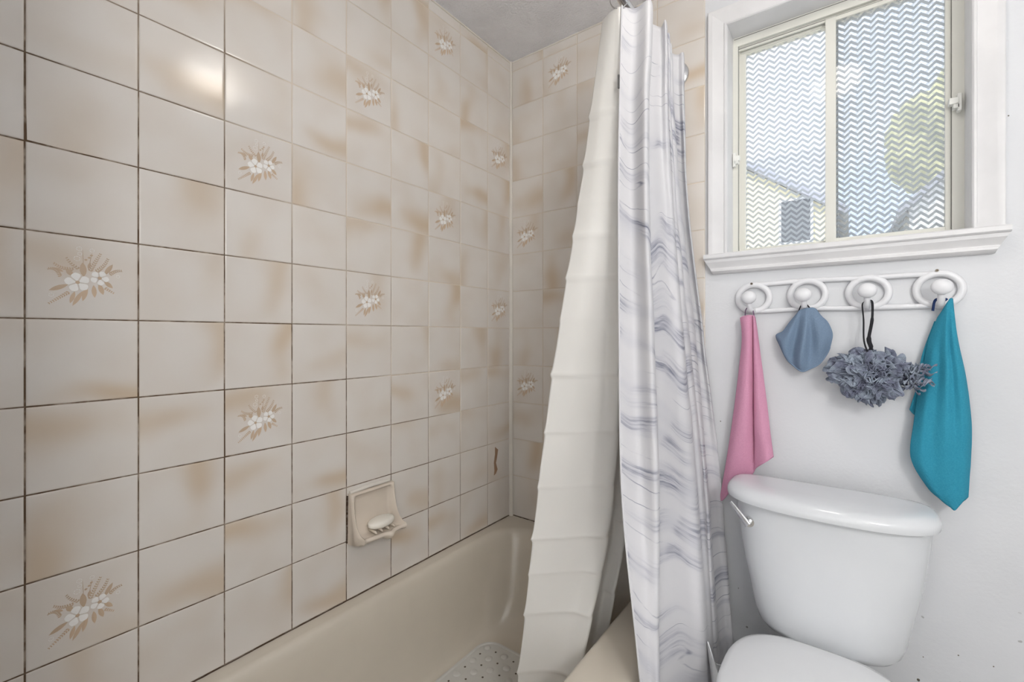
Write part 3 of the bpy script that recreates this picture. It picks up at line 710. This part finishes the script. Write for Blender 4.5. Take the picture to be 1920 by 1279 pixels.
# rings
def ringobj(y, tilt):
    b = MB(); pts = [(.0235*math.cos(a), .002*math.sin(a*2), -.0095+.0255*math.sin(a)) for a in [2*PI*k/28 for k in range(28)]]
    b.tube(pts, .0013, 8, closed=True); o = b.build('curtain_ring', M['chrome']); o.location = (RXx, y, RZ); o.rotation_euler = (0, 0, tilt); return o
for y, t, lab in ((-.455, .5, 'chrome curtain ring on the rod, nearest the camera, at the curtain edge'), (-.37, -.2, 'second chrome curtain ring from the near end of the rod, above the folds'),
                  (-.29, .2, 'middle chrome curtain ring on the rod above the curtain folds'), (-.21, -.1, 'fourth chrome curtain ring from the near end, behind the curtain folds'), (-.12, .15, 'chrome curtain ring closest to the round wall flange')):
    tag(ringobj(y, t), lab, 'curtain ring', 'curtain rings on the rod')

# ================================================================== HOOK RACK
rack = empty('hook_rack', (1.12, 0, 1.27)); tag(rack, 'white wall rack with four oval rings and round-knobbed hooks under the window', 'hook rack')
RC = [onY(1413, 559, -.003), onY(1514, 553, -.003), onY(1628, 549, -.003), onY(1760, 543, -.003)]
def ringpts(c, a, bb, n=40): return [Vector((c.x+a*math.cos(2*PI*k/n), c.y, c.z+bb*math.sin(2*PI*k/n))) for k in range(n)]
for i, c in enumerate(RC):
    b = MB(); b.tube([p+Vector((0, -.001, 0)) for p in ringpts(c, .042, .0395)], .0085, 14, closed=True, flat=.8, up=(0, 1, 0)); keep(b.build('ring', M['rack'], None), rack)
for sgn in (1, -1):
    for i in range(3):
        b = MB(); z0, z1 = RC[i].z+sgn*.0395, RC[i+1].z+sgn*.0395
        b.tube([(RC[i].x+.012, -.003, z0), (RC[i].x+.04, -.004, z0+sgn*.0005), (RC[i+1].x-.04, -.004, z1+sgn*.0005), (RC[i+1].x-.012, -.003, z1)], .0066, 12, flat=.8, up=(0, 1, 0)); keep(b.build('rail', M['rack'], None), rack)
KP = [(1404, 558), (1506, 553), (1626, 545), (1766, 538)]; HK = []
for i, (px, py) in enumerate(KP):
    kc = onY(px, py, -.050); rb = Vector((RC[i].x, -.004, RC[i].z-.038))
    b = MB(); low = Vector((kc.x*.75+rb.x*.25, -.036, rb.z+.004))
    b.tube(curve([rb, Vector((rb.x*.6+kc.x*.4, -.020, rb.z-.001)), low, Vector((kc.x, -.047, kc.z-.012)), kc], 6), [.0085]*6+[.0078]*6+[.0075]*6+[.009]*6+[.010], 14)
    hk = keep(b.build('hook', M['rack'], None), rack)
    b = MB(); b.ball((0, 0, 0), 1, (.0205, .0135, .0190), 32, 18); k = b.build('knob', M['rack'], None); k.location = kc+Vector((0, -.004, 0)); k.parent = hk; HK.append(low)
for px, py in ((1409, 532), (1757, 507)):
    p = onY(px, py, -.0125); b = MB(); b.tube([p, p+Vector((0, .004, 0))], .0034, 12); b.tube([p+Vector((0, -.0002, 0)), p+Vector((0, .001, 0))], .0014, 8, 1); keep(b.build('screw', [M['screw'], M['mould']], None), rack)

# ================================================================== CLOTHS
def pc(lst): return [onY(*q) for q in lst]
def loop(name, pts, r, m, parent, flat=.35):
    b = MB(); b.tube(curve([Vector(p) for p in pts], 6), r, 8, flat=flat); return keep(b.build(name, m, None), parent)
# pink
pk = empty('pink_cloth', onY(1404, 590, -.03)); tag(pk, 'pink folded cleaning cloth hanging from the leftmost hook beside the curtain', 'cloth')
cols = [
    [(1388, 596, -.030), (1391, 640, -.034), (1380, 740, -.040), (1366, 840, -.032), (1349, 940, -.016)],
    [(1393, 593, -.038), (1397, 640, -.046), (1390, 740, -.058), (1377, 840, -.050), (1358, 936, -.026)],
    [(1401, 591, -.042), (1404, 640, -.048), (1401, 740, -.060), (1394, 830, -.052), (1376, 914, -.030)],
    [(1410, 591, -.036), (1411, 640, -.034), (1411, 740, -.038), (1410, 826, -.036), (1400, 899, -.028)],
    [(1413, 594, -.028), (1417, 640, -.016), (1419, 740, -.014), (1419, 824, -.018), (1412, 888, -.026)],
    [(1412, 592, -.040), (1413, 640, -.040), (1414, 740, -.044), (1415, 815, -.046), (1418, 878, -.032)],
    [(1414, 592, -.042), (1417, 640, -.046), (1423, 740, -.054), (1430, 810, -.060), (1437, 866, -.056)],
    [(1416, 596, -.034), (1423, 645, -.036), (1437, 750, -.040), (1444, 810, -.042), (1450, 857, -.040)],
]
keep(sheet('cloth', [pc(c) for c in cols], M['pink'], None, 7, 8, .0022, None, .003), pk)
inn = [[(1408, 620, -.012), (1408, 720, -.010), (1409, 822, -.012)], [(1413, 620, -.014), (1414, 720, -.014), (1415, 822, -.018)]]
loop('hang_loop', [onY(1397, 596, -.034), onY(1398, 582, -.032), HK[0]+Vector((-.004, 0, .007)), HK[0]+Vector((.003, .002, .007)), onY(1412, 582, -.032), onY(1414, 596, -.036)], .0022, M['mauve'], pk)
# slate blue
bl = empty('blue_washcloth', onY(1510, 580, -.03)); tag(bl, 'small slate-blue washcloth hanging from the second hook from the left', 'washcloth')
cols = [
    [(1497, 585, -.034), (1480, 605, -.030), (1468, 621, -.026), (1455, 629, -.020), (1462, 648, -.020), (1467, 658, -.022)],
    [(1499, 582, -.040), (1488, 605, -.042), (1478, 628, -.044), (1470, 648, -.044), (1470, 663, -.040), (1476, 675, -.032)],
    [(1503, 580, -.042), (1498, 605, -.040), (1493, 632, -.036), (1487, 660, -.034), (1486, 676, -.036), (1490, 688, -.034)],
    [(1510, 578, -.044), (1510, 605, -.054), (1507, 632, -.062), (1503, 660, -.062), (1502, 682, -.052), (1504, 697, -.040)],
    [(1518, 577, -.044), (1519, 605, -.048), (1520, 632, -.046), (1519, 658, -.042), (1519, 676, -.040), (1519, 692, -.038)],
    [(1525, 577, -.042), (1532, 605, -.052), (1537, 630, -.054), (1538, 652, -.050), (1538, 668, -.042), (1536, 683, -.036)],
    [(1531, 581, -.038), (1546, 604, -.042), (1553, 622, -.042), (1554, 638, -.040), (1552, 652, -.036), (1550, 665, -.032)],
    [(1532, 588, -.030), (1550, 602, -.032), (1559, 619, -.032), (1561, 629, -.032), (1559, 640, -.030), (1556, 652, -.028)],
]
keep(sheet('cloth', [pc(c) for c in cols], M['blue'], None, 7, 7, .0022, None, .0025), bl)
cols2 = [pc(c)[-1] for c in cols]
loop('hem', [p+Vector((0, -.001, .001)) for p in cols2], .0021, M['blue'], bl, 1.)
loop('hang_loop', [onY(1496, 588, -.032), HK[1]+Vector((-.006, -.002, .006)), HK[1]+Vector((.004, -.001, .006)), onY(1520, 580, -.040)], .0022, M['black'], bl)
# teal
te = empty('teal_cloth', onY(1768, 565, -.03)); tag(te, 'long teal cloth hanging in a point from the rightmost hook', 'cloth')
cols = [
    [(1758, 596, -.026), (1741, 640, -.022), (1733, 680, -.022), (1723, 730, -.026), (1714, 790, -.034), (1708, 857, -.040), (1738, 912, -.040), (1762, 935, -.040)],
    [(1766, 584, -.036), (1752, 640, -.038), (1745, 690, -.044), (1737, 745, -.050), (1730, 800, -.054), (1727, 865, -.058), (1748, 915, -.052), (1772, 944, -.046)],
    [(1772, 574, -.042), (1763, 640, -.046), (1761, 690, -.048), (1756, 745, -.052), (1751, 800, -.056), (1750, 865, -.060), (1762, 916, -.056), (1782, 951, -.050)],
    [(1776, 567, -.044), (1774, 640, -.056), (1775, 690, -.062), (1774, 745, -.064), (1773, 800, -.066), (1773, 865, -.066), (1778, 915, -.060), (1790, 957, -.052)],
    [(1780, 561, -.044), (1780, 640, -.050), (1785, 690, -.056), (1788, 745, -.058), (1790, 800, -.060), (1791, 860, -.062), (1793, 906, -.058), (1799, 948, -.052)],
    [(1783, 559, -.042), (1788, 640, -.056), (1796, 690, -.062), (1802, 745, -.064), (1806, 800, -.062), (1806, 855, -.060), (1806, 898, -.056), (1806, 940, -.050)],
    [(1786, 561, -.038), (1794, 640, -.050), (1804, 690, -.052), (1812, 745, -.052), (1816, 800, -.050), (1815, 855, -.048), (1812, 898, -.048), (1810, 937, -.046)],
    [(1785, 568, -.032), (1796, 640, -.034), (1807, 690, -.032), (1816, 745, -.030), (1821, 800, -.030), (1820, 855, -.032), (1817, 898, -.036), (1815, 932, -.040)],
]
keep(sheet('cloth', [pc(c) for c in cols], M['teal'], None, 7, 7, .0022, None, .0025), te)
back = [[(1752, 602, -.016), (1728, 668, -.014), (1720, 720, -.014), (1705, 768, -.014)], [(1758, 604, -.018), (1740, 668, -.016), (1735, 720, -.016), (1716, 779, -.016)], [(1762, 606, -.020), (1756, 668, -.018), (1752, 720, -.018), (1742, 785, -.018)]]
keep(sheet('back_layer', [pc(c) for c in back], M['teal'], None, 5, 6, .002), te)
loop('hang_loop', [onY(1749, 583, -.030), onY(1752, 566, -.034), HK[3]+Vector((-.006, -.002, .008)), HK[3]+Vector((.006, -.002, .008)), onY(1776, 563, -.038)], .0034, M['navy'], te)

# ================================================================== BATH PUFF
pf = empty('bath_puff', onY(1632, 700, -.05)); tag(pf, 'fluffy grey-blue mesh bath puff hanging by a black ribbon from the third hook', 'bath puff')
rnd = random.Random(11); vs = []; fs = []
PC = onY(1640, 701, -.052)
def env(d):                              # lobed outline: wide, flat against the wall
    a = math.atan2(d.z, d.x)
    rx = .088 if d.x < 0 else .074
    rz = .054 if d.z > 0 else .066
    r = 1/math.sqrt((d.x/rx)**2+(d.y/.042)**2+(d.z/rz)**2)
    if d.z < 0: r *= 1-.10*abs(d.x)**2
    return r*(1+.36*noise.noise(d*2.9+Vector((7, 1, 2))))
for s in range(190):
    while True:
        d = Vector((rnd.gauss(0, 1), rnd.gauss(0, 1), rnd.gauss(0, 1))).normalized()
        if d.y < .35: break
    t = d.orthogonal().normalized(); t.rotate(Matrix.Rotation(rnd.uniform(0, 6.28), 3, d)); bi = d.cross(t)
    n = 34; ln_ = rnd.uniform(.35, .8); wob = rnd.uniform(.10, .24); fr = rnd.uniform(2.0, 4.5); ph = rnd.uniform(0, 6.28); dep = rnd.uniform(.20, .38); rr = rnd.uniform(.78, 1.14)
    base = len(vs)
    for k in range(n):
        u = (k/(n-1)-.5)*2*ln_
        w = wob*math.sin(u*fr*3+ph)+.06*math.sin(u*17+ph*2)
        e = (d+t*u+bi*w).normalized(); R_ = env(e)*rr
        f = (d+t*u+bi*(w*.55)).normalized(); g = (d+t*u+bi*(w*1.2+.05*math.sin(u*23+ph))).normalized()
        for q, dd in ((1-dep, f), (1-dep*.5, e), (1+.03*math.sin(u*21+ph), g)):
            p = dd*R_*q; vs.append(PC+p)
    for k in range(n-1):
        for q in range(2): a = base+k*3+q; fs.append((a, a+1, a+4, a+3))
vs = [Vector((v.x, min(v.y, -.006), v.z)) for v in vs]
o = pydata('netting', vs, fs, M['puff'], None, True, None, False); md = o.modifiers.new('t', 'SOLIDIFY'); md.thickness = .0013; keep(o, pf); o['kind'] = 'stuff'
b = MB(); b.ball(PC+Vector((0, .006, 0)), 1, (.058, .026, .036), 20, 12); keep(b.build('core', M['puff'], None), pf)
# loose wisp reaching over the teal cloth
vs = []; fs = []
for s in range(34):
    st = PC+Vector((.062+rnd.uniform(-.02, .01), rnd.uniform(-.03, .0), rnd.uniform(-.024, .02))); en = st+Vector((rnd.uniform(.02, .052), rnd.uniform(-.012, .004), rnd.uniform(-.024, .014)))
    base = len(vs); n = 14; ph = rnd.uniform(0, 6)
    for k in range(n):
        u = k/(n-1); p = st.lerp(en, u)+Vector((0, .006*math.sin(u*9+ph), .006*math.sin(u*11+ph))); w = .006*(1-.5*u)
        vs += [p+Vector((.3*w*math.sin(u*8+ph), w*math.cos(u*7+ph), w*math.sin(u*7+ph))), p-Vector((.3*w*math.cos(u*9), w*math.cos(u*7+ph), w*math.sin(u*7+ph)))]
    fs += [(base+2*k, base+2*k+1, base+2*k+3, base+2*k+2) for k in range(n-1)]
o = pydata('loose_netting', vs, fs, M['puff'], None, True, None, False); md = o.modifiers.new('t', 'SOLIDIFY'); md.thickness = .0008; keep(o, pf); o['kind'] = 'stuff'
hk = HK[2]; q = onY(1630, 668, -.058)
def ribbon(name, pts, w, m, parent):
    pts = curve([Vector(p) for p in pts], 7); vs = []; K = len(pts)
    for i, p in enumerate(pts):
        ww = w[min(len(w)-1, int(i/7))]; vs += [p-Vector((ww/2, 0, 0)), p+Vector((ww/2, .001, 0))]
    o = pydata(name, vs, [(2*i, 2*i+1, 2*i+3, 2*i+2) for i in range(K-1)], m, None, True, None, False)
    md = o.modifiers.new('t', 'SOLIDIFY'); md.thickness = .0012; return keep(o, parent)
ribbon('ribbon', [hk+Vector((0, -.004, .010)), onY(1617, 570, -.047), onY(1619, 600, -.050), onY(1620, 640, -.054), q], [.002, .003, .0035, .0035], M['black'], pf)
ribbon('ribbon', [hk+Vector((0, -.004, .010)), onY(1635, 566, -.050), onY(1635, 600, -.052), onY(1629, 635, -.056), onY(1633, 652, -.060), q], [.003, .005, .007, .010, .008], M['black'], pf)

# ================================================================== TOILET
TX = 1.095
to = empty('toilet', (TX, -.35, 0)); tag(to, 'white porcelain toilet with closed seat lid standing under the hook rack', 'toilet')
def T(b, n, m, **k): return keep(b.build(n, m, None, **k), to)
def bow(cx, w, yb, ym, yf, nb, nf, z, K=72):   # flat back, bowed front
    out = []
    for k in range(K):
        a = 2*PI*k/K; c, q = math.cos(a), math.sin(a); e = 2/(nb if q > 0 else nf); h = (yb-ym) if q > 0 else (ym-yf)
        out.append(Vector((cx+w*math.copysign(abs(c)**e, c), ym+h*math.copysign(abs(q)**e, q), z)))
    return out
b = MB(); L = []
for z, w, f, bk in ((.378, .098, -.165, -.065), (.380, .122, -.184, -.052), (.386, .139, -.195, -.046), (.400, .152, -.201, -.042), (.428, .162, -.204, -.040), (.49, .174, -.207, -.040), (.55, .187, -.210, -.038), (.61, .196, -.212, -.038), (.67, .203, -.214, -.038), (.716, .2055, -.216, -.038)):
    L.append(bow(TX+.006, w, bk, -.10, f, 4.6, 2.75, z))
b.loft(L); T(b, 'tank', M['porcelain'])
b = MB(); L = []
for z, i in ((.7175, .005), (.7165, .0), (.719, -.003), (.727, -.0045), (.736, -.0035), (.744, .001), (.750, .008), (.754, .018), (.7565, .032), (.7575, .055)):
    L.append(bow(TX+.001, .2205-i, -.036-i*.6, -.105, -.236+i*1.2, 4.6, 2.6, z))
b.loft(L); T(b, 'tank_lid', M['porcelain'])
def egg(w, yb, yf, z, n=2.3, cx=TX):     # rounded back, egg-shaped front
    out = []; K = 56; ym = yb-(yb-yf)*.46
    for k in range(K):
        a = 2*PI*k/K; c, s = math.cos(a), math.sin(a); nn = n if s > 0 else 2.05; e = 2/(3.0 if s > 0 else 2.1)
        h = (yb-ym) if s > 0 else (ym-yf)
        out.append(Vector((cx+w*math.copysign(abs(c)**e, c)*(1 if s < 0 else 1), ym+h*math.copysign(abs(s)**e, s), z)))
    return out
b = MB(); L = [egg(w, yb, yf, z) for w, yb, yf, z in ((.11, -.20, -.50, 0.0), (.11, -.20, -.50, .02), (.095, -.21, -.47, .06), (.10, -.20, -.50, .18), (.14, -.20, -.60, .28), (.172, -.19, -.665, .36), (.180, -.185, -.68, .385), (.176, -.19, -.675, .392))]
b.loft(L); T(b, 'bowl', M['porcelain'])
b = MB(); b.box(TX-.075, TX+.075, -.235, -.06, .31, .3785, bev=.010); T(b, 'tank_shelf', M['porcelain'])
b = MB(); L = [egg(w, yb, yf, z) for w, yb, yf, z in ((.174, -.232, -.672, .393), (.179, -.228, -.678, .397), (.177, -.234, -.678, .402), (.174, -.237, -.674, .405))]; b.loft(L); T(b, 'seat', M['seat'])
b = MB(); L = [egg(w, yb, yf, z) for w, yb, yf, z in ((.170, -.240, -.672, .4055), (.176, -.235, -.678, .408), (.177, -.234, -.679, .413), (.173, -.238, -.675, .418), (.163, -.248, -.665, .4215), (.13, -.28, -.62, .424), (.07, -.34, -.52, .425))]; b.loft(L); T(b, 'seat_lid', M['seat'])
for sx in (-.072, .072):
    b = MB(); b.tube([(TX+sx-.014, -.244, .4055), (TX+sx+.014, -.244, .4055)], .006, 14); T(b, 'hinge', M['seat'])
b = MB(); pv = Vector((.937, -.190, .664)); b.tube([pv+Vector((0, .006, 0)), pv+Vector((0, -.006, 0))], .013, 20); b.tube([pv, pv+Vector((0, -.022, 0))], [.0075, .0065], 14)
tip = Vector((.893, -.196, .709)); e0 = pv+Vector((.002, -.024, -.002))
pts = [e0, e0.lerp(tip, .2), e0.lerp(tip, .5), e0.lerp(tip, .8), tip]
b.tube(pts, [.0085, .0085, .0072, .0055, .0035], 14, flat=.55, up=(0, 1, 0)); T(b, 'flush_lever', M['chrome'])
b = MB(); p = Vector((1.240, -.181, .553)); b.ball(p, .0024, (.8, .4, 1.3), 8, 6); T(b, 'chip_mark', M['mould'])

# ================================================================== WHITE HOLDER beside the toilet
hb = empty('brush_holder', (.899, -.305, 0)); tag(hb, 'white plastic brush holder with a pointed upright lip between curtain and toilet', 'brush holder')
b = MB(); L = []; A = [2*PI*k/40 for k in range(40)]
for z, r in ((0, .029), (.005, .031), (.12, .026), (.24, .025), (.27, .027)): L.append([Vector((r*math.cos(a), r*math.sin(a), z)) for a in A])
for r, dz in ((.033, 0), (.0305, -.001)): L.append([Vector((r*math.cos(a)*(1+.25*max(0, -math.cos(a-.45))**3), r*math.sin(a), .310+dz+.075*max(0, -math.cos(a-.45))**3)) for a in A])
for z, r in ((.265, .0245), (.05, .024)): L.append([Vector((r*math.cos(a), r*math.sin(a), z)) for a in A])
b.loft(L); b.build('holder_cup', M['plast'], hb)
